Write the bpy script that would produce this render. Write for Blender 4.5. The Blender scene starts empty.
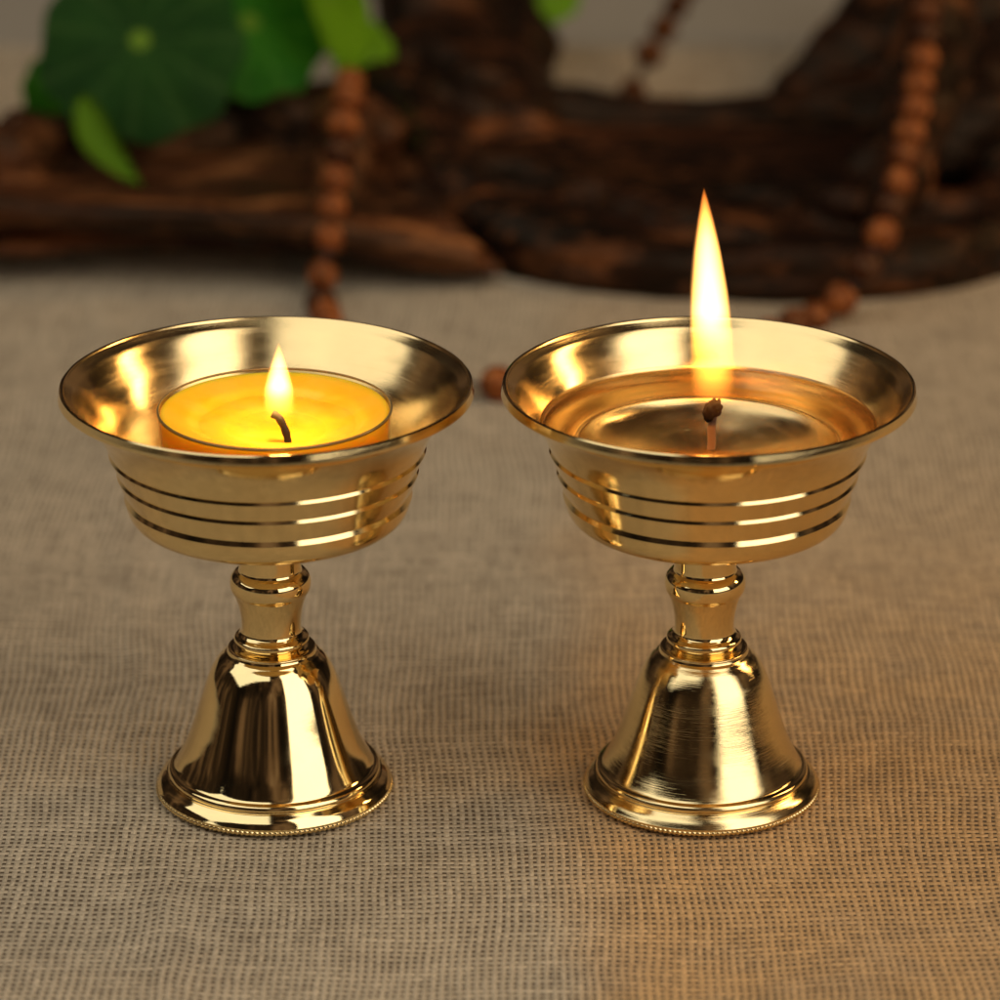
import bpy, bmesh, math, random
from mathutils import Vector, noise
random.seed(7)
scene = bpy.context.scene
COL = scene.collection
PI = math.pi

# ------------------------------------------------------------------ camera
F = 4290.0; PITCH = math.radians(21.5); CAM_H = 0.314
cp, sp = math.cos(PITCH), math.sin(PITCH)
cam_d = bpy.data.cameras.new('camera'); cam = bpy.data.objects.new('camera', cam_d); COL.objects.link(cam)
cam.location = (0, 0, CAM_H); cam.rotation_euler = (PI / 2 - PITCH, 0, 0)
cam_d.sensor_width = 36; cam_d.lens = 36 * F / 1000
cam_d.clip_start = 0.02; cam_d.clip_end = 20
cam_d.dof.use_dof = True; cam_d.dof.focus_distance = 0.710; cam_d.dof.aperture_fstop = 14.5
cam_d.dof.aperture_blades = 7
scene.camera = cam

def at(px, py, Y):
    """point on the sight line through a photo pixel, at world depth Y"""
    u = (px - 500) / F; v = (500 - py) / F
    d = Vector((u, cp + v * sp, -sp + v * cp))
    return Vector((0, 0, CAM_H)) + d * (Y / d.y)
def ground(px, py, z=0.0):
    u = (px - 500) / F; v = (500 - py) / F
    d = Vector((u, cp + v * sp, -sp + v * cp))
    return Vector((0, 0, CAM_H)) + d * ((z - CAM_H) / d.z)

# ------------------------------------------------------------------ object helpers
def link(o, parent=None):
    COL.objects.link(o)
    if parent: o.parent = parent
    return o
def tag(o, label=None, cat=None, group=None, kind=None):
    if label: o['label'] = label
    if cat: o['category'] = cat
    if group: o['group'] = group
    if kind: o['kind'] = kind
    return o
def empty(name, loc):
    o = bpy.data.objects.new(name, None); o.empty_display_size = .01; o.location = loc
    return link(o)
def mesh_obj(name, bm, mat, parent=None, smooth=True, sharp=None):
    if sharp is not None:
        for e in bm.edges:
            if len(e.link_faces) == 2 and e.calc_face_angle(0) > math.radians(sharp): e.smooth = False
    for f in bm.faces: f.smooth = smooth
    me = bpy.data.meshes.new(name); bm.to_mesh(me); bm.free()
    if mat: me.materials.append(mat)
    return link(bpy.data.objects.new(name, me), parent)

def catmull(pts, n=6):
    if len(pts) < 3: return [Vector(p) for p in pts]
    out = []
    P = [Vector(p) for p in pts]
    for i in range(len(P) - 1):
        p0 = P[i - 1] if i > 0 else P[i] * 2 - P[i + 1]
        p1, p2 = P[i], P[i + 1]
        p3 = P[i + 2] if i + 2 < len(P) else P[i + 1] * 2 - P[i]
        for k in range(n):
            t = k / n
            out.append(0.5 * ((2 * p1) + (-p0 + p2) * t + (2 * p0 - 5 * p1 + 4 * p2 - p3) * t * t + (-p0 + 3 * p1 - 3 * p2 + p3) * t ** 3))
    out.append(P[-1])
    return out
def lathe(profile, segs=256, mm=True, cx=0, cy=0, rfun=None, closed=False):
    """profile: list of (r, z); r of 0 becomes a pole"""
    bm = bmesh.new(); s = .001 if mm else 1
    rings = []
    for (r, z) in profile:
        if r < 1e-5:
            rings.append([bm.verts.new((cx * s, cy * s, z * s))])
        else:
            ring = []
            for k in range(segs):
                a = 2 * PI * k / segs; rr = r if rfun is None else rfun(r, z, a)
                ring.append(bm.verts.new(((cx + rr * math.cos(a)) * s, (cy + rr * math.sin(a)) * s, z * s)))
            rings.append(ring)
    pairs = list(zip(rings[:-1], rings[1:]))
    if closed: pairs.append((rings[-1], rings[0]))
    for A, B in pairs:
        for k in range(segs):
            j = (k + 1) % segs
            if len(A) == 1 and len(B) == 1: continue
            if len(A) == 1: bm.faces.new((A[0], B[j], B[k]))
            elif len(B) == 1: bm.faces.new((A[k], A[j], B[0]))
            else: bm.faces.new((A[k], A[j], B[j], B[k]))
    bmesh.ops.recalc_face_normals(bm, faces=bm.faces)
    return bm
def join_profile(*pieces):
    out = []
    for p in pieces:
        q = [(v[0], v[1]) for v in catmull([Vector((a, b, 0)) for a, b in p])] if len(p) > 2 else list(p)
        for v in q:
            if not out or (abs(out[-1][0] - v[0]) + abs(out[-1][1] - v[1])) > 1e-4: out.append(v)
    return out
def tube(bm, pts, radii, segs=12, cap=True):
    P = [Vector(p) for p in pts]; rings = []
    up = Vector((0, 0, 1))
    n_prev = None
    for i, p in enumerate(P):
        t = (P[min(i + 1, len(P) - 1)] - P[max(i - 1, 0)]).normalized()
        if n_prev is None:
            n = t.orthogonal().normalized()
        else:
            n = (n_prev - t * n_prev.dot(t)).normalized()
        n_prev = n; b = t.cross(n)
        r = radii[i] if hasattr(radii, '__len__') else radii
        rings.append([bm.verts.new(p + (n * math.cos(2 * PI * k / segs) + b * math.sin(2 * PI * k / segs)) * r) for k in range(segs)])
    for A, B in zip(rings[:-1], rings[1:]):
        for k in range(segs):
            j = (k + 1) % segs; bm.faces.new((A[k], A[j], B[j], B[k]))
    if cap:
        bm.faces.new(rings[0][::-1]); bm.faces.new(rings[-1])
    return bm

# ------------------------------------------------------------------ node helpers
def new_mat(name):
    m = bpy.data.materials.new(name); m.use_nodes = True
    nt = m.node_tree; nt.nodes.clear()
    out = nt.nodes.new('ShaderNodeOutputMaterial')
    return m, nt, out
def N(nt, t, **kw):
    n = nt.nodes.new(t)
    for k, v in kw.items(): setattr(n, k, v)
    return n
def setin(nt, node, key, val):
    if val is None: return
    if isinstance(val, bpy.types.NodeSocket): nt.links.new(val, node.inputs[key])
    else: node.inputs[key].default_value = val
def M(nt, op, a, b=None, c=None, clamp=False):
    n = N(nt, 'ShaderNodeMath', operation=op); n.use_clamp = clamp
    setin(nt, n, 0, a); setin(nt, n, 1, b)
    if c is not None: setin(nt, n, 2, c)
    return n.outputs[0]
def mixc(nt, fac, a, b, mode='MIX'):
    n = N(nt, 'ShaderNodeMix', data_type='RGBA', blend_type=mode)
    setin(nt, n, 0, fac)
    setin(nt, n, 6, a); setin(nt, n, 7, b)
    return n.outputs[2]
def rng(nt, v, a, b, c, d, smooth=False):
    n = N(nt, 'ShaderNodeMapRange', interpolation_type='SMOOTHSTEP' if smooth else 'LINEAR')
    setin(nt, n, 0, v)
    for i, x in zip((1, 2, 3, 4), (a, b, c, d)): n.inputs[i].default_value = x
    return n.outputs[0]
def noise_tex(nt, vec, scale, detail=3, rough=.5, dim='3D', w=None):
    n = N(nt, 'ShaderNodeTexNoise', noise_dimensions=dim)
    if vec is not None: nt.links.new(vec, n.inputs['Vector'])
    if w is not None: nt.links.new(w, n.inputs['W'])
    n.inputs['Scale'].default_value = scale; n.inputs['Detail'].default_value = detail; n.inputs['Roughness'].default_value = rough
    return n
def ramp(nt, fac, stops):
    n = N(nt, 'ShaderNodeValToRGB'); nt.links.new(fac, n.inputs[0])
    el = n.color_ramp.elements
    while len(el) < len(stops): el.new(.5)
    for e, (p, c) in zip(el, stops): e.position = p; e.color = (*c, 1) if len(c) == 3 else c
    return n.outputs[0]
def principled(nt, out, **kw):
    b = N(nt, 'ShaderNodeBsdfPrincipled')
    for k, v in kw.items(): setin(nt, b, k.replace('_', ' '), v)
    nt.links.new(b.outputs[0], out.inputs['Surface'])
    return b

# ------------------------------------------------------------------ materials
def brass(name, rough=.05, brush=.1, scratch=.4, aniso=.0, col=(.94, .735, .37, 1)):
    m, nt, out = new_mat(name)
    tc = N(nt, 'ShaderNodeTexCoord').outputs['Object']
    sx = N(nt, 'ShaderNodeSeparateXYZ'); nt.links.new(tc, sx.inputs[0])
    r2 = M(nt, 'SQRT', M(nt, 'ADD', M(nt, 'MULTIPLY', sx.outputs[0], sx.outputs[0]), M(nt, 'MULTIPLY', sx.outputs[1], sx.outputs[1])))
    ang = M(nt, 'ARCTAN2', sx.outputs[1], sx.outputs[0])
    # fine turning marks: noise stretched around the axis
    cx = N(nt, 'ShaderNodeCombineXYZ')
    nt.links.new(M(nt, 'MULTIPLY', r2, 9000.0), cx.inputs[0]); nt.links.new(M(nt, 'MULTIPLY', sx.outputs[2], 9000.0), cx.inputs[1])
    nt.links.new(M(nt, 'MULTIPLY', ang, 1.3), cx.inputs[2])
    fine = noise_tex(nt, cx.outputs[0], 1.0, 3, .6).outputs[0]
    cx2 = N(nt, 'ShaderNodeCombineXYZ')
    nt.links.new(M(nt, 'MULTIPLY', r2, 350.0), cx2.inputs[0]); nt.links.new(M(nt, 'MULTIPLY', sx.outputs[2], 350.0), cx2.inputs[1])
    nt.links.new(M(nt, 'MULTIPLY', ang, 2.5), cx2.inputs[2])
    band = noise_tex(nt, cx2.outputs[0], 1.0, 2, .5).outputs[0]
    blot = noise_tex(nt, tc, 70, 4, .6).outputs[0]
    rr = M(nt, 'ADD', rough, M(nt, 'MULTIPLY', M(nt, 'MULTIPLY', rng(nt, band, .4, .68, 0, 1), rng(nt, fine, .35, .7, .2, 1)), brush))
    rr = M(nt, 'ADD', rr, M(nt, 'MULTIPLY', rng(nt, blot, .5, .8, 0, 1), .05))
    bp = N(nt, 'ShaderNodeBump'); bp.inputs['Strength'].default_value = scratch; bp.inputs['Distance'].default_value = .00002
    nt.links.new(fine, bp.inputs['Height'])
    c = mixc(nt, rng(nt, blot, .45, .8, 0, .35), col, (col[0] * .88, col[1] * .8, col[2] * .7, 1))
    b = principled(nt, out, Base_Color=c, Metallic=1.0, Roughness=rr, Normal=bp.outputs[0])
    if aniso:
        tn = N(nt, 'ShaderNodeTangent', direction_type='RADIAL', axis='Z')
        nt.links.new(tn.outputs[0], b.inputs['Tangent']); b.inputs['Anisotropic'].default_value = aniso
    return m

BRASS_MIRROR = brass('polished_brass', .05, .06, .15)
BRASS_BOWL = brass('turned_brass', .12, .14, .6, .5, (.95, .71, .345, 1))
BRASS_OUT = brass('turned_brass_outside', .06, .06, .35)
BRASS_BRUSHED = brass('brushed_brass', .06, .22, .8, .4)

def cloth_material():
    m, nt, out = new_mat('burlap_weave')
    tc = N(nt, 'ShaderNodeTexCoord').outputs['Object']
    p = .00134
    warp = noise_tex(nt, tc, 9, 2, .45); warp2 = noise_tex(nt, tc, 90, 2, .5)
    def sub(v, s):
        n = N(nt, 'ShaderNodeVectorMath', operation='SUBTRACT'); nt.links.new(v, n.inputs[0]); n.inputs[1].default_value = (.5, .5, .5)
        k = N(nt, 'ShaderNodeVectorMath', operation='SCALE'); nt.links.new(n.outputs[0], k.inputs[0]); k.inputs['Scale'].default_value = s
        return k.outputs[0]
    def vadd(a, b):
        n = N(nt, 'ShaderNodeVectorMath', operation='ADD'); nt.links.new(a, n.inputs[0]); nt.links.new(b, n.inputs[1]); return n.outputs[0]
    vec = vadd(vadd(tc, sub(warp.outputs['Color'], .012)), sub(warp2.outputs['Color'], .0009))
    sx = N(nt, 'ShaderNodeSeparateXYZ'); nt.links.new(vec, sx.inputs[0])
    U = M(nt, 'DIVIDE', sx.outputs[0], p); V = M(nt, 'DIVIDE', sx.outputs[1], p * 1.18)
    iu = M(nt, 'FLOOR', U); iv = M(nt, 'FLOOR', V)
    fu = M(nt, 'SUBTRACT', M(nt, 'FRACT', U), .5); fv = M(nt, 'SUBTRACT', M(nt, 'FRACT', V), .5)
    # each thread its own thickness, changing slowly along its length
    def thick(i, along, lo, hi, seed):
        c = N(nt, 'ShaderNodeCombineXYZ'); nt.links.new(M(nt, 'MULTIPLY', i, 7.31), c.inputs[0])
        nt.links.new(M(nt, 'MULTIPLY', along, .16), c.inputs[1]); c.inputs[2].default_value = seed
        n = noise_tex(nt, c.outputs[0], 1.0, 2, .5).outputs[0]
        return rng(nt, n, .3, .7, lo, hi), n
    wu, nu = thick(iu, V, .48, .72, 1.3); wv, nv = thick(iv, U, .46, .74, 9.7)
    def prof(f, w):
        q = M(nt, 'DIVIDE', M(nt, 'MULTIPLY', f, 2.0), w)
        return M(nt, 'SQRT', M(nt, 'MAXIMUM', M(nt, 'SUBTRACT', 1.0, M(nt, 'MULTIPLY', q, q)), 0.0))
    Pu = prof(fu, wu); Pv = prof(fv, wv)
    su = M(nt, 'SINE', M(nt, 'MULTIPLY', M(nt, 'ADD', iu, .5), PI)); sv = M(nt, 'SINE', M(nt, 'MULTIPLY', M(nt, 'ADD', iv, .5), PI))
    Eu = M(nt, 'MULTIPLY', M(nt, 'MULTIPLY', su, M(nt, 'SINE', M(nt, 'MULTIPLY', V, PI))), .45)
    Ev = M(nt, 'MULTIPLY', M(nt, 'MULTIPLY', sv, M(nt, 'SINE', M(nt, 'MULTIPLY', U, PI))), -.45)
    onu = M(nt, 'GREATER_THAN', Pu, .02); onv = M(nt, 'GREATER_THAN', Pv, .02)
    Hu = M(nt, 'MULTIPLY', M(nt, 'ADD', M(nt, 'ADD', Pu, Eu), 1.0), onu)
    Hv = M(nt, 'MULTIPLY', M(nt, 'ADD', M(nt, 'ADD', Pv, Ev), 1.0), onv)
    H = M(nt, 'MAXIMUM', Hu, Hv)
    thread = rng(nt, H, .35, 1.0, 0, 1)
    # fibres
    fib = N(nt, 'ShaderNodeMapping'); fib.inputs['Scale'].default_value = (9000, 1600, 1000); nt.links.new(vec, fib.inputs[0])
    fib2 = N(nt, 'ShaderNodeMapping'); fib2.inputs['Scale'].default_value = (1600, 9000, 1000); nt.links.new(vec, fib2.inputs[0])
    f1 = noise_tex(nt, fib.outputs[0], 1, 2, .6).outputs[0]; f2 = noise_tex(nt, fib2.outputs[0], 1, 2, .6).outputs[0]
    isu = M(nt, 'GREATER_THAN', Hu, Hv)
    fsel = M(nt, 'ADD', M(nt, 'MULTIPLY', isu, f1), M(nt, 'MULTIPLY', M(nt, 'SUBTRACT', 1.0, isu), f2))
    nsel = M(nt, 'ADD', M(nt, 'MULTIPLY', isu, nu), M(nt, 'MULTIPLY', M(nt, 'SUBTRACT', 1.0, isu), nv))
    big = noise_tex(nt, tc, 9, 4, .6).outputs[0]; med = noise_tex(nt, tc, 60, 4, .6).outputs[0]
    base = mixc(nt, rng(nt, big, .38, .62, 0, 1), (.56, .465, .325, 1), (.61, .495, .34, 1))
    # warm light on the right side, painted into the cloth colour as ochre
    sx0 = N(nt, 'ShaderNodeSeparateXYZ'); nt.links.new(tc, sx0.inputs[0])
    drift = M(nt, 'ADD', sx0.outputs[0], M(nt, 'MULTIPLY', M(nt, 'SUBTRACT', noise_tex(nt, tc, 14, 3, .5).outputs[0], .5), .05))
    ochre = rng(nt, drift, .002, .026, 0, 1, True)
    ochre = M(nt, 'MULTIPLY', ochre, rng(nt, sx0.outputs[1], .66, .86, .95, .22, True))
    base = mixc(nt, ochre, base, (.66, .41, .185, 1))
    base = mixc(nt, rng(nt, med, .42, .72, 0, .30), base, (.44, .345, .235, 1))
    bright = M(nt, 'MULTIPLY', rng(nt, fsel, .3, .7, .68, 1.2), rng(nt, nsel, .3, .7, .82, 1.15))
    cb = N(nt, 'ShaderNodeCombineColor')
    for i in range(3): nt.links.new(bright, cb.inputs[i])
    tcol = mixc(nt, 1.0, base, cb.outputs[0], 'MULTIPLY')
    col = mixc(nt, thread, (.12, .085, .052, 1), tcol)
    bp = N(nt, 'ShaderNodeBump'); bp.inputs['Strength'].default_value = .9; bp.inputs['Distance'].default_value = .00028
    hh = M(nt, 'ADD', H, M(nt, 'MULTIPLY', fsel, .35))
    nt.links.new(hh, bp.inputs['Height'])
    principled(nt, out, Base_Color=col, Roughness=.85, Normal=bp.outputs[0], Specular_IOR_Level=.25)
    return m

def wood_material(name, dark, mid, light, seed=0.0, stretch=(1, 1, 1)):
    m, nt, out = new_mat(name)
    tc = N(nt, 'ShaderNodeTexCoord').outputs['Object']
    mp = N(nt, 'ShaderNodeMapping'); mp.inputs['Scale'].default_value = stretch; mp.inputs['Location'].default_value = (seed, seed, 0)
    nt.links.new(tc, mp.inputs[0])
    g = noise_tex(nt, mp.outputs[0], 55, 5, .62); g.inputs['Distortion'].default_value = .6
    b = noise_tex(nt, mp.outputs[0], 17, 3, .5)
    f = noise_tex(nt, mp.outputs[0], 300, 4, .6)
    c1 = ramp(nt, g.outputs[0], [(.40, dark), (.56, mid), (.68, light)])
    c = mixc(nt, rng(nt, b.outputs[0], .42, .66, 0, .85), (*[x * .55 for x in dark], 1), c1)
    c = mixc(nt, rng(nt, f.outputs[0], .55, .8, 0, .4), c, (*light, 1))
    bp = N(nt, 'ShaderNodeBump'); bp.inputs['Strength'].default_value = .6; bp.inputs['Distance'].default_value = .0008
    nt.links.new(M(nt, 'ADD', g.outputs[0], M(nt, 'MULTIPLY', f.outputs[0], .3)), bp.inputs['Height'])
    principled(nt, out, Base_Color=c, Roughness=rng(nt, f.outputs[0], .3, .7, .38, .6), Normal=bp.outputs[0], Specular_IOR_Level=.22, Specular_Tint=(1, .75, .5, 1))
    return m
WOOD_RIGHT = wood_material('dark_root_wood', (.008, .004, .0025), (.036, .011, .005), (.38, .12, .032), 0, (.5, 1.4, 1.6))
WOOD_LEFT = wood_material('brown_driftwood', (.020, .009, .005), (.14, .042, .013), (.48, .18, .055), 4, (.4, 1.4, 1.6))

def bead_material(name='bead_wood', k=1.0):
    m, nt, out = new_mat(name)
    tc = N(nt, 'ShaderNodeTexCoord').outputs['Object']
    n = noise_tex(nt, tc, 420, 4, .6)
    inf = N(nt, 'ShaderNodeObjectInfo')
    c = ramp(nt, n.outputs[0], [(.3, (.08 * k, .020 * k, .006 * k)), (.55, (.26 * k, .070 * k, .017 * k)), (.75, (.50 * k, .165 * k, .038 * k))])
    c = mixc(nt, rng(nt, inf.outputs['Random'], .40, .62, 0, .9), c, (.025, .008, .005, 1))  # random beads go near black: shade put into the bead colour
    principled(nt, out, Base_Color=c, Roughness=.34, Specular_IOR_Level=.4, Specular_Tint=(1, .6, .3, 1))
    return m
BEAD = bead_material()
BEAD_DARK = bead_material('dark_bead_wood', .35)
m, nt, out = new_mat('dark_cord'); principled(nt, out, Base_Color=(.02, .010, .008, 1), Roughness=.8); CORD = m

def leaf_material(name, c1, c2, vein):
    m, nt, out = new_mat(name)
    uv = N(nt, 'ShaderNodeTexCoord').outputs['Object']
    sx = N(nt, 'ShaderNodeSeparateXYZ'); nt.links.new(uv, sx.inputs[0])
    ang = M(nt, 'ARCTAN2', sx.outputs[1], sx.outputs[0])
    r = M(nt, 'SQRT', M(nt, 'ADD', M(nt, 'MULTIPLY', sx.outputs[0], sx.outputs[0]), M(nt, 'MULTIPLY', sx.outputs[1], sx.outputs[1])))
    v = M(nt, 'POWER', M(nt, 'ABSOLUTE', M(nt, 'COSINE', M(nt, 'MULTIPLY', ang, 5.5))), 24.0)
    n = noise_tex(nt, uv, 60, 4, .6).outputs[0]
    c = mixc(nt, rng(nt, n, .35, .65, 0, 1), (*c1, 1), (*c2, 1))
    c = mixc(nt, M(nt, 'MULTIPLY', v, .35), c, (*vein, 1))
    c = mixc(nt, rng(nt, r, .0020, .0032, 1, 0, True), c, (.30, .50, .05, 1))
    b = N(nt, 'ShaderNodeBsdfPrincipled'); nt.links.new(c, b.inputs['Base Color']); b.inputs['Roughness'].default_value = .5; b.inputs['Specular IOR Level'].default_value = .15
    t = N(nt, 'ShaderNodeBsdfTranslucent'); nt.links.new(mixc(nt, .5, c, (*vein, 1)), t.inputs[0])
    mx = N(nt, 'ShaderNodeMixShader'); mx.inputs[0].default_value = .3
    nt.links.new(b.outputs[0], mx.inputs[1]); nt.links.new(t.outputs[0], mx.inputs[2]); nt.links.new(mx.outputs[0], out.inputs['Surface'])
    return m
LEAF_DARK = leaf_material('leaf_dark', (.020, .085, .012), (.045, .15, .022), (.14, .28, .06))
LEAF_MID = leaf_material('leaf_green', (.04, .25, .014), (.08, .34, .02), (.2, .48, .05))
LEAF_LIME = leaf_material('leaf_lime', (.22, .46, .012), (.30, .58, .02), (.3, .5, .06))

def wax_material():
    m, nt, out = new_mat('yellow_wax')
    tc = N(nt, 'ShaderNodeTexCoord').outputs['Object']
    n = noise_tex(nt, tc, 160, 3, .5).outputs[0]
    c = mixc(nt, rng(nt, n, .35, .7, 0, 1), (.93, .51, .016, 1), (.92, .55, .05, 1))
    b = principled(nt, out, Base_Color=c, Roughness=.32, Subsurface_Weight=1.0, IOR=1.43)
    b.inputs['Subsurface Radius'].default_value = (1.0, .55, .12); b.inputs['Subsurface Scale'].default_value = .006
    return m
WAX = wax_material()

def cup_material():
    m, nt, out = new_mat('clear_plastic')
    g = N(nt, 'ShaderNodeBsdfGlossy'); g.inputs['Roughness'].default_value = .05; g.inputs[0].default_value = (.8, .8, .8, 1)
    t = N(nt, 'ShaderNodeBsdfTransparent'); t.inputs[0].default_value = (.90, .88, .80, 1)
    fr = N(nt, 'ShaderNodeFresnel'); fr.inputs[0].default_value = 1.35
    ge = N(nt, 'ShaderNodeNewGeometry')
    mx = N(nt, 'ShaderNodeMixShader'); nt.links.new(M(nt, 'MULTIPLY', fr.outputs[0], M(nt, 'SUBTRACT', 1.0, ge.outputs['Backfacing'])), mx.inputs[0])
    nt.links.new(t.outputs[0], mx.inputs[1]); nt.links.new(g.outputs[0], mx.inputs[2]); nt.links.new(mx.outputs[0], out.inputs['Surface'])
    return m
CUP = cup_material()
m, nt, out = new_mat('cup_rim_plastic'); principled(nt, out, Base_Color=(.32, .24, .10, 1), Roughness=.2, Transmission_Weight=.5); CUP_RIM = m

def oil_material():
    m, nt, out = new_mat('clear_lamp_oil')
    g = N(nt, 'ShaderNodeBsdfGlass'); g.inputs['IOR'].default_value = 1.46; g.inputs['Roughness'].default_value = 0.0
    g.inputs[0].default_value = (1, 1, 1, 1)
    nt.links.new(g.outputs[0], out.inputs['Surface'])
    a = N(nt, 'ShaderNodeVolumeAbsorption'); a.inputs[0].default_value = (1.0, .80, .45, 1); a.inputs['Density'].default_value = 2.5
    nt.links.new(a.outputs[0], out.inputs['Volume'])
    return m
OIL = oil_material()

def wick_material(name, burnt, pale, z0, z1):
    m, nt, out = new_mat(name)
    tc = N(nt, 'ShaderNodeTexCoord').outputs['Object']
    sx = N(nt, 'ShaderNodeSeparateXYZ'); nt.links.new(tc, sx.inputs[0])
    n = noise_tex(nt, tc, 1400, 3, .6).outputs[0]
    z = M(nt, 'ADD', sx.outputs[2], M(nt, 'MULTIPLY', M(nt, 'SUBTRACT', n, .5), .0008))
    c = mixc(nt, rng(nt, z, z0, z1, 0, 1), (*pale, 1), (*burnt, 1))
    bp = N(nt, 'ShaderNodeBump'); bp.inputs['Strength'].default_value = .8; bp.inputs['Distance'].default_value = .0003; nt.links.new(n, bp.inputs['Height'])
    principled(nt, out, Base_Color=c, Roughness=.8, Normal=bp.outputs[0])
    return m

def flame_material(name, h, S, stops, w, lean, tab):
    """a glowing gas: emission volume, strength by height above the wick"""
    m, nt, out = new_mat(name)
    tc = N(nt, 'ShaderNodeTexCoord').outputs['Object']
    sx = N(nt, 'ShaderNodeSeparateXYZ'); nt.links.new(tc, sx.inputs[0])
    t = M(nt, 'DIVIDE', sx.outputs[2], h, clamp=True)
    col = ramp(nt, t, [(p, c) for p, c, s in stops])
    st = ramp(nt, t, [(p, (s, s, s)) for p, c, s in stops])
    e = N(nt, 'ShaderNodeEmission'); nt.links.new(col, e.inputs[0])
    R = ramp(nt, t, [(a, (b, b, b)) for a, b in tab])
    dx = M(nt, 'SUBTRACT', sx.outputs[0], M(nt, 'MULTIPLY', M(nt, 'POWER', t, 1.4), lean))
    r2 = M(nt, 'ADD', M(nt, 'MULTIPLY', dx, dx), M(nt, 'MULTIPLY', sx.outputs[1], sx.outputs[1]))
    q = M(nt, 'DIVIDE', r2, M(nt, 'MAXIMUM', M(nt, 'POWER', M(nt, 'MULTIPLY', R, w), 2.0), 1e-9))
    core = M(nt, 'MAXIMUM', M(nt, 'SUBTRACT', 1.0, q), .03)
    nt.links.new(M(nt, 'MULTIPLY', M(nt, 'MULTIPLY', st, core), S), e.inputs[1])
    nt.links.new(e.outputs[0], out.inputs['Volume'])
    return m

# ------------------------------------------------------------------ the table cloth
def grid_sheet(name, x0, x1, y0, y1, nx, ny, zf, mat, thick=0):
    bm = bmesh.new(); V = []
    for j in range(ny + 1):
        for i in range(nx + 1):
            x = x0 + (x1 - x0) * i / nx; y = y0 + (y1 - y0) * j / ny
            V.append(bm.verts.new((x, y, zf(x, y))))
    for j in range(ny):
        for i in range(nx):
            a = j * (nx + 1) + i
            bm.faces.new((V[a], V[a + 1], V[a + nx + 2], V[a + nx + 1]))
    return mesh_obj(name, bm, mat)
LAMPS = [(-.0384, .6626), (.0343, .6626)]
def cloth_z(x, y):
    z = .0011 * noise.noise(Vector((x * 14, y * 14, 1.7))) + .0005 * noise.noise(Vector((x * 45, y * 45, 5.1)))
    # a faint crease to the left
    d = (x - (-.066 - (y - .72) * .12)); z += .0007 * math.exp(-(d / .0022) ** 2)
    w = 1.0
    for lx, ly in LAMPS:
        w = min(w, max(0., (math.hypot(x - lx, y - ly) - .021) / .03))
    return z * min(1, w) - (0 if w > 0 else 0)
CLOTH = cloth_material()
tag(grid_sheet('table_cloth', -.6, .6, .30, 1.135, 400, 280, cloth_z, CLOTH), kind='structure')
m, nt, out = new_mat('grey_linen')
tc = N(nt, 'ShaderNodeTexCoord').outputs['Object']
n = noise_tex(nt, tc, 500, 3, .6).outputs[0]
principled(nt, out, Base_Color=mixc(nt, n, (.27, .24, .19, 1), (.36, .32, .25, 1)), Roughness=.9)
LINEN = m
tag(grid_sheet('backdrop', -1.5, 1.5, -.6, 2.6, 60, 60, lambda x, y: -.004 + .002 * noise.noise(Vector((x * 6, y * 6, 0))), LINEN), kind='structure')

# ------------------------------------------------------------------ the two brass lamps
ZM = [(0, 0), (1.35, 1.25), (3.45, 3.1), (5.3, 4.9), (14.2, 14.2), (24.4, 25.1), (25.5, 25.8), (26.25, 26.3), (27.7, 27.4), (28.9, 28.5), (37.4, 37.7), (39.7, 40.0), (46.3, 45.9), (49.2, 48.8), (52, 51.3), (54.1, 53.6), (57.9, 58.0), (61.5, 61.7), (66, 66.6), (69.8, 71.0), (80, 81.2)]
def zm(z):
    for (a, x), (b, y) in zip(ZM[:-1], ZM[1:]):
        if z <= b: return x + (y - x) * (z - a) / (b - a)
def remap(p): return [(r, zm(z)) for r, z in p]
bowl_prof = remap(join_profile(
    [(0, 46.2), (5.2, 46.3)], [(5.2, 46.3), (12, 47.2), (19.2, 49.2)],
    [(19.2, 49.2), (21.2, 49.8), (22.6, 50.9), (23.4, 52.4), (23.9, 54.05)],
    [(23.9, 54.05), (23.58, 54.75)], [(23.58, 54.75), (23.66, 54.9)],
    [(23.66, 54.9), (24.3, 56.2), (25.0, 57.75)],
    [(25.0, 57.75), (24.76, 58.25)], [(24.76, 58.25), (24.84, 58.4)],
    [(24.84, 58.4), (25.5, 59.8), (26.25, 61.4)],
    [(26.25, 61.4), (26.02, 61.88)], [(26.02, 61.88), (26.1, 62.0)],
    [(26.1, 62.0), (26.9, 63.7), (28.0, 65.5), (29.7, 67.4), (31.7, 69.1), (33.3, 69.9)],
    [(33.3, 69.9), (33.9, 70.08), (34.17, 70.3)],
    [(34.17, 70.3), (34.10, 70.75), (34.0, 71.25), (33.91, 71.7)],
    [(33.91, 71.7), (33.65, 71.87)],
    [(33.65, 71.87), (33.35, 71.8), (33.1, 71.5)],
    [(33.1, 71.5), (32.4, 70.9), (31.9, 70.5)],
    [(31.9, 70.5), (29.6, 67.9), (27.4, 65.3), (25.3, 61.8), (23.8, 58.2), (22.5, 55.8), (20.8, 54.7), (18.3, 53.8), (14, 52.8), (8, 51.5), (3, 50.6), (0, 50.4)]))
stem_prof = remap(join_profile(
    [(5.4, 26.9), (5.9, 27.1), (6.3, 27.7), (6.2, 28.4), (5.5, 28.9)],
    [(5.5, 28.9), (5.05, 29.5), (5.0, 30.6), (5.15, 32.2), (5.55, 34.0), (6.15, 35.6)],
    [(6.15, 35.6), (6.65, 36.4), (6.8, 37.4), (6.6, 38.5), (6.0, 39.3), (5.35, 39.7)],
    [(5.35, 39.7), (5.2, 40.4), (5.2, 42.5), (5.2, 46.35)]))
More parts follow.
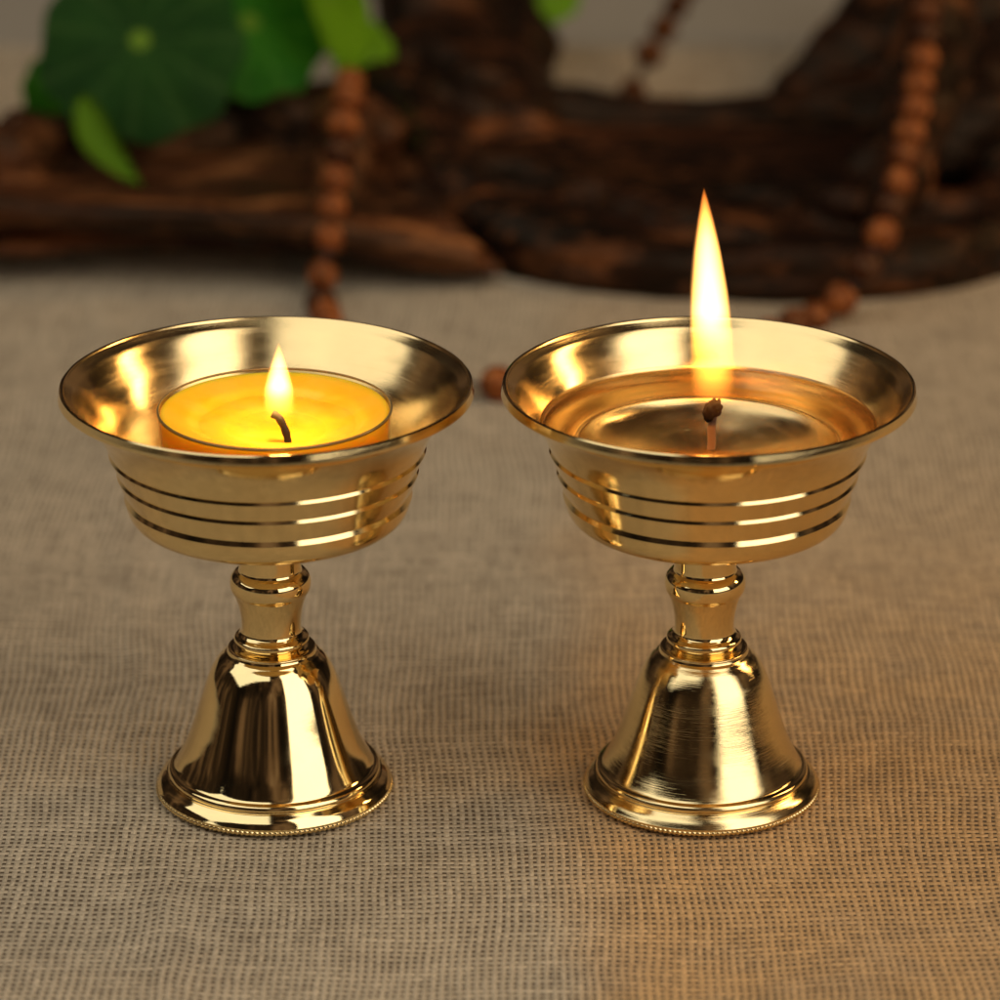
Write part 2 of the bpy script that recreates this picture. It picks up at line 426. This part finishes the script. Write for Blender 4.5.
base_prof = remap(join_profile(
    [(15.0, 2.0), (15.2, .9)], [(15.2, .9), (19.4, .55)],
    [(19.4, .55), (19.9, .9), (19.95, 1.35)],
    [(19.95, 1.35), (19.3, 2.5), (18.35, 3.45)],
    [(18.35, 3.45), (18.0, 3.5), (17.95, 3.75)],
    [(17.95, 3.75), (18.0, 4.2), (17.75, 4.7), (17.3, 4.95)],
    [(17.3, 4.95), (17.0, 5.0), (16.75, 5.3)],
    [(16.75, 5.3), (15.25, 8.0), (13.95, 11.2), (12.98, 14.0), (12.05, 16.8), (11.15, 19.4), (10.3, 21.4), (9.15, 23.2), (8.1, 24.25), (7.55, 24.9)],
    [(7.55, 24.9), (7.4, 25.5)], [(7.4, 25.5), (7.35, 25.9), (7.0, 26.1), (6.5, 26.1)],
    [(6.5, 26.1), (5.9, 26.4), (5.4, 26.9)]))
def make_lamp(loc, label, m_bowl, m_stem, m_base):
    root = empty('butter_lamp', (*loc, .0006))
    tag(root, label, 'butter lamp', 'brass butter lamps on the burlap')
    b = mesh_obj('bowl', lathe(bowl_prof, 288), m_bowl, root, sharp=24)
    b.data.materials.append(BRASS_OUT)
    for p in b.data.polygons:      # the outside and the lip are polished, the inside is left turned
        c = p.center; rad = Vector((c.x, c.y, 0)).normalized()
        if p.normal.dot(rad) > 0 or p.normal.z < -.2: p.material_index = 1
    mesh_obj('stem', lathe(stem_prof, 160), m_stem, root, sharp=32)
    b = mesh_obj('base', lathe(base_prof, 256), m_base, root, sharp=28)
    teeth = 150
    kp = [(18.6, 0.0), (19.6, .0), (20.0, .3), (20.0, .8), (19.6, 1.05), (18.6, 1.05)]
    mesh_obj('knurled_edge', lathe(kp, teeth * 6, rfun=lambda r, z, a: r + (.16 * math.cos(teeth * a) if r > 19.3 else 0), closed=True), m_base, b)
    return root
lampL = make_lamp(LAMPS[0], 'polished brass pedestal lamp whose bowl holds the yellow tealight candle', BRASS_BOWL, BRASS_MIRROR, BRASS_MIRROR)
lampR = make_lamp(LAMPS[1], 'brass pedestal lamp with brushed bell foot whose bowl is filled with clear oil', BRASS_BOWL, BRASS_MIRROR, BRASS_BRUSHED)

# ------------------------------------------------------------------ flames
def flame_mesh(h, w, lean, prof, base_w, segs=40, rows=44):
    bm = bmesh.new(); rings = []
    for i in range(rows + 1):
        t = i / rows
        r = prof(t) * w
        cx = lean * (t ** 1.4) + .03 * w * math.sin(t * 7)
        if r < 1e-6 or i == rows or i == 0:
            rings.append([bm.verts.new((cx, 0, h * t))]); continue
        rings.append([bm.verts.new((cx + r * math.cos(2 * PI * k / segs), r * math.sin(2 * PI * k / segs), h * t)) for k in range(segs)])
    for A, B in zip(rings[:-1], rings[1:]):
        for k in range(segs):
            j = (k + 1) % segs
            if len(A) == 1: bm.faces.new((A[0], B[j], B[k]))
            elif len(B) == 1: bm.faces.new((A[k], A[j], B[0]))
            else: bm.faces.new((A[k], A[j], B[j], B[k]))
    bmesh.ops.recalc_face_normals(bm, faces=bm.faces)
    return bm
def interp(tab):
    def f(t):
        for (a, x), (b, y) in zip(tab[:-1], tab[1:]):
            if a <= t <= b:
                u = (t - a) / (b - a); return x + (y - x) * u
        return tab[-1][1]
    return f
def smooth_interp(tab):
    P = catmull([Vector((a, b, 0)) for a, b in tab], 8)
    return interp([(p[0], max(0, p[1])) for p in P])
def flame_light(parent, z, w, r, loc=(0, 0)):
    l = bpy.data.lights.new('flame_glow', 'POINT'); l.energy = w; l.color = (1, .50, .16); l.shadow_soft_size = r
    o = bpy.data.objects.new('flame_glow', l); o.location = (loc[0], loc[1], z); link(o, parent)
    return o

# --- tealight in the left bowl
tx, ty = LAMPS[0][0] + .0013, LAMPS[0][1]
tea = empty('tealight_candle', (tx, ty, .0006 + .0540))
tag(tea, 'yellow wax tealight in a clear plastic cup inside the left brass bowl', 'candle')
H = 14.7
cup_prof = [(0, .15), (17.2, .15), (17.9, .5), (18.3, 2), (19.0, H - .15), (19.0, H), (19.25, H), (19.25, H - .2), (18.6, 1.6), (18.1, .0), (0, 0)]
mesh_obj('cup', lathe(cup_prof, 128), CUP, tea, sharp=40)
rimp = [(19.0, H), (19.2, H + .16), (19.42, H), (19.38, H - .35), (19.25, H - .2)]
mesh_obj('cup_rim', lathe(rimp, 160, closed=True), CUP_RIM, tea)
def wax_r(r, z, a): return r
wax_prof = join_profile([(0, .3), (17.2, .3)], [(17.2, .3), (17.8, .7), (18.15, 2), (18.9, H - .7)],
    [(18.9, H - .7), (18.6, H - .45), (17.6, H - .75), (16.2, H - 1.2), (14.6, H - 1.7), (13.5, H - 2.3), (12.9, H - 2.6)],
    [(12.9, H - 2.6), (11.6, H - 2.8), (9.5, H - 3.1), (8.4, H - 3.4), (7.6, H - 3.7), (5, H - 4.3), (2, H - 4.5), (0, H - 4.5)])
bm = lathe(wax_prof, 192)
for v in bm.verts:               # an uneven, slightly off-centre melt pool
    if v.co.z > .008:
        r = math.hypot(v.co.x, v.co.y); k = min(1, max(0, (.0178 - r) / .004))
        v.co.z += k * (.00035 * noise.noise(Vector((v.co.x * 130, v.co.y * 130, 2))) + .00012 * noise.noise(Vector((v.co.x * 500, v.co.y * 500, 5))))
        v.co.x += k * .0007 * noise.noise(Vector((v.co.x * 90, v.co.y * 90, 8))) + .0005 * k
        v.co.y += k * .0007 * noise.noise(Vector((v.co.x * 90, v.co.y * 90, 18)))
mesh_obj('wax', bm, WAX, tea)
wx, wy = .0022, -.0044
zb = (H - 4.6) * .001
bm = bmesh.new()
wp = catmull([Vector(p) for p in ((wx + .0002, wy, zb - .0008), (wx, wy, zb + .0012), (wx - .0006, wy + .0002, zb + .0030), (wx - .0014, wy + .0004, zb + .0044), (wx - .0024, wy + .0006, zb + .0050))], 5)
tube(bm, wp, [.00064 + .00005 * math.sin(i * 1.1) for i in range(len(wp))], 14)
WICK_T = wick_material('charred_wick', (.003, .001, .0007), (.006, .0018, .001), zb, zb + .004)
mesh_obj('wick', bm, WICK_T, tea)
fh = .0146
FT = [(0, .0), (.02, .85), (.12, 1.0), (.28, 1.0), (.45, .92), (.65, .66), (.82, .36), (.93, .15), (1.0, 0)]
ff = smooth_interp(FT)
FL1 = flame_material('small_flame_glow', fh, 4000, [
    (0.0, (1, .30, .03), .003), (.14, (1, .40, .05), .03), (.32, (1, .50, .07), .28), (.48, (1, .48, .11), .9), (.8, (1, .42, .09), .8), (1.0, (1, .30, .03), .5)], .0027, .0002, FT)
fz = zb + .0028
f1 = mesh_obj('flame', flame_mesh(fh, .0027, .0002, ff, 1), FL1, tea)
f1.location = (wx - .0013, wy + .0006, fz)
flame_light(tea, fz + .0070, .016, .0016, (wx - .0013, wy + .0006))

# --- oil and wick in the right bowl
oil_lv = 65.2
inner = [(27.42, oil_lv), (25.3 + .05, 61.8), (23.85, 58.2), (22.55, 55.75), (20.85, 54.62), (18.35, 53.7), (14, 52.7), (8, 51.4), (3, 50.5), (0, 50.3)]
op = join_profile([(0, oil_lv), (26.2, oil_lv)], [(26.2, oil_lv), (26.9, oil_lv + .05), (27.3, oil_lv + .22), (27.7, oil_lv + .5)], [(27.7, oil_lv + .45), inner[0]], inner)
oil = mesh_obj('lamp_oil', lathe(remap(op), 192), OIL)
oil.location = (*LAMPS[1], .0006)
tag(oil, 'clear amber oil pooled inside the right brass bowl', 'oil')
wk = empty('lamp_wick', (LAMPS[1][0] + .0006, LAMPS[1][1] + .0005, .0006 + .0516))
tag(wk, 'short charred wick with a tall flame standing in the oil of the right bowl', 'wick')
zw = .0136
bm = bmesh.new()
wp = catmull([Vector(p) for p in ((0, 0, .0), (.0001, 0, .004), (0, 0, .009), (0.0001, 0, zw + .0012), (.0001, 0, zw + .0022))], 5)
tube(bm, wp, [.0007 + .00006 * math.sin(i * 2.1) for i in range(len(wp))], 16)
WS = wick_material('pale_wick', (.03, .012, .008), (.34, .20, .12), zw - .0010, zw + .0012)
mesh_obj('wick_stem', bm, WS, wk)
bm = bmesh.new()
bmesh.ops.create_icosphere(bm, subdivisions=4, radius=1)
for v in bm.verts:
    c = v.co.copy(); k = 1 + .28 * noise.noise(c * 2.2) + .14 * noise.noise(c * 6)
    q = Vector((c.x * .00145, c.y * .0012, c.z * .0019)) * k
    q.x += q.z * .22
    v.co = q + Vector((.0001, 0, zw + .0029))
m, nt, out = new_mat('char'); principled(nt, out, Base_Color=(.0008, .0007, .0007, 1), Roughness=.9, Specular_IOR_Level=.1); CHAR = m
mesh_obj('charred_tip', bm, CHAR, wk)
fh2 = .0400
GT = [(0, 0), (.015, .85), (.07, .97), (.14, 1.0), (.24, 1.0), (.38, .96), (.55, .84), (.72, .62), (.86, .36), (.95, .15), (1, 0)]
gg = smooth_interp(GT)
FL2 = flame_material('tall_flame_glow', fh2, 2900, [
    (0.0, (1, .24, .05), .001), (.08, (1, .28, .04), .018), (.17, (1, .36, .04), .13), (.31, (1, .47, .05), .34), (.47, (1, .47, .105), .85), (.78, (1, .40, .085), 1.0), (1.0, (1, .22, .02), .5)], .0038, -.0022, GT)
f2 = mesh_obj('flame', flame_mesh(fh2, .0038, -.0022, gg, 1, 40, 70), FL2, wk)
f2.location = (.0002, 0, zw + .0014)
flame_light(wk, zw + .018, .075, .0022, (-.0004, 0))

# ------------------------------------------------------------------ prayer beads
def bead_string(name, label, cat, path, d, mat=None, spacing=None):
    pts = catmull(path, 24)
    root = empty(name, pts[0]); tag(root, label, cat)
    L = [0]
    for a, b in zip(pts[:-1], pts[1:]): L.append(L[-1] + (b - a).length)
    step = spacing or d * 1.12
    bm = bmesh.new(); tube(bm, [p - pts[0] for p in pts[::3]], .0006, 6)
    mesh_obj('cord', bm, CORD, root)
    s = 0; i = 0; me = None; first = None; k = 0
    while s < L[-1]:
        while L[i + 1] < s: i += 1
        t = (s - L[i]) / max(1e-9, L[i + 1] - L[i]); p = pts[i].lerp(pts[i + 1], t)
        if first is None:
            bm = bmesh.new(); bmesh.ops.create_uvsphere(bm, u_segments=24, v_segments=16, radius=d / 2)
            for v in bm.verts:
                v.co *= 1 + .03 * noise.noise(v.co * 500)
            first = mesh_obj('bead', bm, mat or BEAD, root); o = first
        else:
            o = first.copy(); link(o, root)
        o.location = p - pts[0] + Vector((random.uniform(-1, 1), random.uniform(-1, 1), random.uniform(-.5, .5))) * .0003
        o.rotation_euler = (random.random() * 6, random.random() * 6, random.random() * 6)
        o.scale = [random.uniform(.94, 1.05)] * 3
        s += step
    return root
zb_ = .0036
path = [at(350, 82, .978), at(348, 98, .968), at(341, 145, .953), at(333, 205, .934), at(327, 252, .921), at(322, 296, .916), ground(335, 335, zb_),
        ground(385, 368, zb_), ground(440, 382, zb_), ground(488, 384, zb_), ground(560, 380, zb_), ground(660, 366, zb_), ground(750, 342, zb_), ground(800, 322, zb_),
        at(824, 312, .905), at(849, 293, .903), at(868, 262, .907), at(883, 228, .915), at(893, 195, .926), at(905, 160, .938), at(914, 110, .957), at(924, 55, .977), at(926, 20, .990), at(920, -30, 1.01)]
bead_string('prayer_beads', 'long reddish brown wooden bead string looping behind both bowls', 'prayer beads', path, .0075, spacing=.0097)
path2 = [at(632, 92, 1.075), at(645, 62, 1.08), at(658, 40, 1.09), at(672, 16, 1.10), at(684, -10, 1.115), at(700, -50, 1.14)]
bead_string('bead_strand', 'short dark brown bead strand hanging over the back of the dark root wood', 'prayer beads', path2, .0074, BEAD_DARK, spacing=.0125)

# ------------------------------------------------------------------ driftwood (union of limbs, voxel remeshed)
def blob(bm, c, r, rot=0):
    q = bmesh.ops.create_icosphere(bm, subdivisions=4, radius=1)
    ca, sa = math.cos(rot), math.sin(rot)
    for v in q['verts']:
        x, y, z = v.co.x * r[0], v.co.y * r[1], v.co.z * r[2]
        v.co = Vector((x * ca - y * sa, x * sa + y * ca, z)) + c
def limb(bm, pts, radii):
    P = catmull(pts, 8); R = [x[0] for x in catmull([Vector((r, 0, 0)) for r in radii], 8)]
    # ends rounded by blobs
    tube(bm, P, R, 18)
    blob(bm, P[0], (R[0],) * 3); blob(bm, P[-1], (R[-1],) * 3)
def wood_obj(name, bm, mat, vox, amp, seed, label, flatten=.0004):
    me = bpy.data.meshes.new(name); bm.to_mesh(me); bm.free()
    o = bpy.data.objects.new(name, me); COL.objects.link(o)
    md = o.modifiers.new('r', 'REMESH'); md.mode = 'VOXEL'; md.voxel_size = vox
    sm = o.modifiers.new('s', 'SMOOTH'); sm.iterations = 4; sm.factor = .5
    dg = bpy.context.evaluated_depsgraph_get()
    m2 = bpy.data.meshes.new_from_object(o.evaluated_get(dg)); o.modifiers.clear(); o.data = m2; bpy.data.meshes.remove(me)
    nrm = [v.normal.copy() for v in m2.vertices]
    for v, n in zip(m2.vertices, nrm):
        c = v.co
        q = Vector((c.x * 22 + seed, c.y * 60, c.z * 80))
        d = amp * (noise.noise(q) + .55 * noise.noise(q * 2.3) + .3 * noise.noise(q * 5.1))
        rid = 1 - abs(noise.noise(Vector((c.x * 16, c.y * 60, c.z * 80 + seed)))) * 2
        d += amp * .9 * (rid - .5)
        v.co = c + n * d
        if v.co.z < flatten: v.co.z = flatten
    m2.materials.clear(); m2.materials.append(mat)
    for p in m2.polygons: p.use_smooth = True
    tag(o, label, 'driftwood')
    return o
# left slab: a shallow tray with a lip
bm = bmesh.new()
limb(bm, [at(-60, 208, .932), at(30, 215, .930), at(120, 220, .928), at(220, 223, .927), at(320, 231, .927), at(400, 248, .928), at(462, 257, .930)],
     [.0045, .0036, .0032, .0032, .0036, .0040, .0042])
limb(bm, [at(-60, 205, .940), at(60, 210, .938), at(200, 216, .936), at(340, 226, .934), at(430, 240, .938)], [.0035, .003, .003, .0034, .0045])
limb(bm, [at(440, 235, .94), at(476, 262, .934), at(492, 272, .930)], [.0045, .0036, .002])
limb(bm, [at(150, 140, 1.00), at(240, 130, 1.01), at(330, 125, 1.0)], [.008, .008, .008])
limb(bm, [at(340, 122, .992), at(352, 118, .982), at(375, 130, .980)], [.007, .0085, .007])
limb(bm, [at(350, 130, .975), at(340, 190, .962), at(335, 225, .950)], [.007, .006, .005])
limb(bm, [at(-60, 160, .985), at(0, 160, .98), at(30, 150, .985), at(60, 135, 1.0)], [.010, .009, .007, .006])
limb(bm, [at(20, 132, 1.00), at(120, 150, 1.01), at(220, 118, 1.03), at(330, 104, 1.03), at(400, 120, 1.02)], [.006, .006, .006, .006, .007])
limb(bm, [at(372, 130, 1.01), at(400, 180, .985), at(440, 225, .96), at(470, 262, .945)], [.008, .0085, .008, .0055])
limb(bm, [at(330, 150, 1.00), at(360, 200, .975), at(390, 235, .955)], [.009, .009, .007])
blob(bm, Vector((-.075, .972, .0085)), (.062, .042, .0035))
blob(bm, Vector((-.045, .965, .009)), (.040, .036, .0035))
blob(bm, Vector((-.110, .965, .0085)), (.040, .036, .0035))
blob(bm, Vector((-.045, .990, .0075)), (.03, .035, .006))
blob(bm, Vector((-.110, .995, .006)), (.03, .035, .006))
wood_obj('driftwood_slab', bm, WOOD_LEFT, .0009, .0012, 3.0, 'brown driftwood slab with a hollow top under the green leaves', .0035)
# right root: a hollow bowl with thick rims and limbs going up at the back
bm = bmesh.new()
limb(bm, [at(395, 95, 1.03), at(425, 140, 1.0), at(465, 200, .965), at(530, 248, .944), at(620, 270, .932), at(720, 276, .928), at(820, 278, .926), at(920, 272, .930), at(985, 250, .945), at(1060, 215, .97)],
     [.008, .0085, .009, .0088, .0085, .0085, .0088, .009, .010, .011])
limb(bm, [at(380, 100, 1.04), at(470, 115, 1.045), at(560, 120, 1.05), at(680, 128, 1.05), at(790, 118, 1.05), at(900, 112, 1.05), at(1020, 120, 1.05)],
     [.009, .0085, .008, .0075, .008, .010, .012])
limb(bm, [at(440, 165, .99), at(520, 178, .99), at(600, 200, .975), at(680, 226, .955), at(760, 246, .945)], [.006, .006, .005, .0045, .004])
limb(bm, [at(700, 200, .985), at(790, 205, .975), at(860, 215, .96), at(960, 225, .955), at(1040, 190, .97)], [.004, .006, .0075, .008, .009])
limb(bm, [at(520, 130, 1.04), at(470, 70, 1.07), at(440, 20, 1.09), at(420, -60, 1.12)], [.010, .013, .015, .016])
limb(bm, [at(470, 120, 1.04), at(520, 60, 1.08), at(500, 10, 1.10)], [.009, .010, .010])
limb(bm, [at(380, 75, 1.06), at(430, 60, 1.07), at(480, 90, 1.05)], [.008, .011, .009])
limb(bm, [at(800, 100, 1.07), at(850, 60, 1.08), at(900, 10, 1.10), at(950, -60, 1.13)], [.008, .011, .014, .018])
limb(bm, [at(870, 120, 1.05), at(930, 80, 1.06), at(990, 20, 1.08), at(1050, -40, 1.1)], [.010, .014, .017, .019])
limb(bm, [at(1010, 190, .985), at(980, 120, 1.02), at(1010, 60, 1.04)], [.011, .012, .013])
limb(bm, [at(870, 170, 1.0), at(930, 160, 1.0), at(1000, 160, 1.0)], [.006, .009, .010])
limb(bm, [at(880, 240, .932), at(896, 190, .950), at(912, 140, .966), at(925, 80, .990), at(935, 20, 1.01)], [.0055, .0065, .0075, .009, .011])
limb(bm, [at(930, 150, .985), at(980, 120, .99)], [.009, .010])
blob(bm, Vector((.050, .99, .0035)), (.075, .060, .004))
blob(bm, Vector((.020, 1.0, .004)), (.05, .045, .004))
wood_obj('driftwood_root', bm, WOOD_RIGHT, .0010, .0017, 11.0, 'dark hollow root wood with knotty limbs behind the right lamp', .0003)

# ------------------------------------------------------------------ round-leaved plant
def leaf_mesh(R, cup, wav, seed, notch=0.0, segs=72, rings=10, aspect=1.0, lobes=9):
    bm = bmesh.new(); V = [[bm.verts.new((0, 0, 0))]]
    for i in range(1, rings + 1):
        t = i / rings; ring = []
        for k in range(segs):
            a = 2 * PI * k / segs
            rr = R * t * (1 + .035 * math.cos(lobes * a + seed) * t + .06 * noise.noise(Vector((math.cos(a) * 1.5, math.sin(a) * 1.5, seed))))
            if notch: rr *= 1 - notch * math.exp(-((a - PI) / .35) ** 2) * t
            x, y = rr * math.cos(a), rr * math.sin(a) * aspect
            z = cup * R * t * t + wav * R * t * t * math.sin(3 * a + seed) + .02 * R * noise.noise(Vector((x * 120, y * 120, seed)))
            ring.append(bm.verts.new((x, y, z)))
        V.append(ring)
    for k in range(segs):
        bm.faces.new((V[0][0], V[1][k], V[1][(k + 1) % segs]))
    for A, B in zip(V[1:-1], V[2:]):
        for k in range(segs):
            j = (k + 1) % segs; bm.faces.new((A[k], B[k], B[j], A[j]))
    # thickness
    geo = bmesh.ops.solidify(bm, geom=bm.faces[:], thickness=.0004)
    bmesh.ops.recalc_face_normals(bm, faces=bm.faces)
    return bm
plant = empty('pennywort_plant', at(190, 100, 1.03))
tag(plant, 'green round-leaved plant resting over the back of the driftwood slab', 'plant')
def leaf(px, py, Y, R, mat, tilt, yaw, roll=0, **kw):
    p = at(px, py, Y)
    o = mesh_obj('leaf', leaf_mesh(R, kw.get('cup', -.12), kw.get('wav', .05), kw.get('seed', px * .1), kw.get('notch', 0), aspect=kw.get('aspect', 1)), mat, plant)
    o.location = p - plant.location; o.rotation_euler = (tilt, roll, yaw)
    if kw.get('stalk', True):
        bm = bmesh.new(); a = p + Vector((0, .0006, -.0003)) - plant.location; root = at(240, 40, 1.10) - plant.location; root.z = .006 - plant.location.z
        mid = (a + root) / 2 + Vector((0, .012, .004))
        tube(bm, catmull([a, mid, root], 8), .0009, 8); mesh_obj('stem', bm, LEAF_LIME, plant)
    return o
leaf(140, 40, 1.000, .0250, LEAF_DARK, math.radians(52), 0, math.radians(-4), cup=-.16, seed=1.0)
leaf(250, 22, 1.015, .0200, LEAF_MID, math.radians(48), .3, math.radians(8), cup=-.1, seed=2.2)
leaf(328, -6, 1.020, .0185, LEAF_LIME, math.radians(60), .9, math.radians(40), cup=.1, seed=3.1)
leaf(362, 50, 1.045, .0085, LEAF_LIME, math.radians(55), .3, 0, seed=4.4, stalk=False)
leaf(62, 95, 1.020, .0105, LEAF_MID, math.radians(60), .4, math.radians(10), seed=5.0)
leaf(95, 118, 1.015, .0080, LEAF_DARK, math.radians(60), -.2, 0, seed=5.9, stalk=False)
leaf(550, -8, 1.115, .0085, LEAF_LIME, math.radians(50), .1, 0, seed=6.6, stalk=False)
# the narrow lime leaf hanging over the slab
bm = bmesh.new()
A = at(82, 95, .985); B = at(142, 186, .965)
rows = 24; prev = None
ax = (B - A); side = ax.cross(Vector((0, -1, .3))).normalized(); nn = ax.cross(side).normalized()
for i in range(rows + 1):
    t = i / rows; w = .0042 * math.sin(PI * t ** .8) ** .8 + .0002
    c = A.lerp(B, t) + Vector((-.003, 0, 0)) * math.sin(PI * t) - Vector((0, 0, .0)) 
    ring = [bm.verts.new(c + side * w * s - nn * .0016 * (abs(s) - .5) - plant.location) for s in (-1, -.5, 0, .5, 1)]
    if prev:
        for k in range(4): bm.faces.new((prev[k], prev[k + 1], ring[k + 1], ring[k]))
    prev = ring
bmesh.ops.solidify(bm, geom=bm.faces[:], thickness=.0004); bmesh.ops.recalc_face_normals(bm, faces=bm.faces)
m, nt, out = new_mat('young_leaf'); principled(nt, out, Base_Color=(.17, .34, .015, 1), Roughness=.7, Specular_IOR_Level=.15); YL = m
tag(mesh_obj('leaf', bm, YL, plant), 'narrow young lime green leaf hanging over the slab')

# ------------------------------------------------------------------ light
def area(name, az, el, dist, w, h, power, col, target=(0, .665, .03)):
    a, e = math.radians(az), math.radians(el)
    d = Vector((math.sin(a) * math.cos(e), -math.cos(a) * math.cos(e), math.sin(e)))
    l = bpy.data.lights.new(name, 'AREA'); l.shape = 'RECTANGLE'; l.size = w; l.size_y = h; l.energy = power; l.color = col
    o = bpy.data.objects.new(name, l); o.location = Vector(target) + d * dist
    o.rotation_euler = d.to_track_quat('Z', 'Y').to_euler(); link(o)
    return o
def panel(name, loc, normal, w, h, radiance, col):
    l = bpy.data.lights.new(name, 'AREA'); l.shape = 'RECTANGLE'; l.size = w; l.size_y = h; l.energy = radiance * PI * w * h; l.color = col
    o = bpy.data.objects.new(name, l); o.location = loc
    o.rotation_euler = Vector(normal).to_track_quat('Z', 'Y').to_euler(); link(o)   # a lamp shines down its own -Z
    return o
a = math.radians(47)
panel('softbox_right', (math.sin(a), .665 - math.cos(a), 1.57), (math.sin(a), -math.cos(a), 0), .85, 2.91, 2.2, (1, .91, .79))
panel('softbox_overhead', (-1.16, .32, 1.15), (0, 0, 1), 2.13, 1.54, 1.15, (1, .96, .88))
a, e = math.radians(109), math.radians(31)
d = Vector((math.sin(a) * math.cos(e), -math.cos(a) * math.cos(e), math.sin(e)))
panel('warm_lamp', Vector((0, .665, .05)) + d * 1.2, d, .15, .50, 13, (1, .62, .26))
w = bpy.data.worlds.new('World'); scene.world = w; w.use_nodes = True
wn = w.node_tree; bg = wn.nodes['Background']; bg.inputs[1].default_value = .72
# dim brown noise for the unseen room, added for streaky brass reflections
wt = N(wn, 'ShaderNodeTexCoord').outputs['Generated']
wm = N(wn, 'ShaderNodeMapping'); wm.inputs['Scale'].default_value = (1, 1, .30); wn.links.new(wt, wm.inputs[0])
wz = noise_tex(wn, wm.outputs[0], 3.6, 4, .55)
wn.links.new(ramp(wn, wz.outputs[0], [(.38, (.008, .006, .005)), (.52, (.030, .019, .013)), (.66, (.17, .105, .065)), (.80, (.30, .21, .14))]), bg.inputs[0])

scene.view_settings.view_transform = 'Standard'; scene.view_settings.look = 'None'
scene.view_settings.exposure = 0; scene.view_settings.gamma = 1; scene.view_settings.use_curve_mapping = False
scene.render.engine = 'CYCLES'
cy = scene.cycles
cy.use_denoising = True; cy.max_bounces = 12; cy.glossy_bounces = 8; cy.transmission_bounces = 10; cy.transparent_max_bounces = 12; cy.volume_bounces = 0
cy.sample_clamp_indirect = 6; cy.sample_clamp_direct = 0
cy.caustics_reflective = True; cy.caustics_refractive = True; cy.blur_glossy = .3
cy.volume_step_rate = .4; cy.use_adaptive_sampling = True; cy.adaptive_threshold = .02
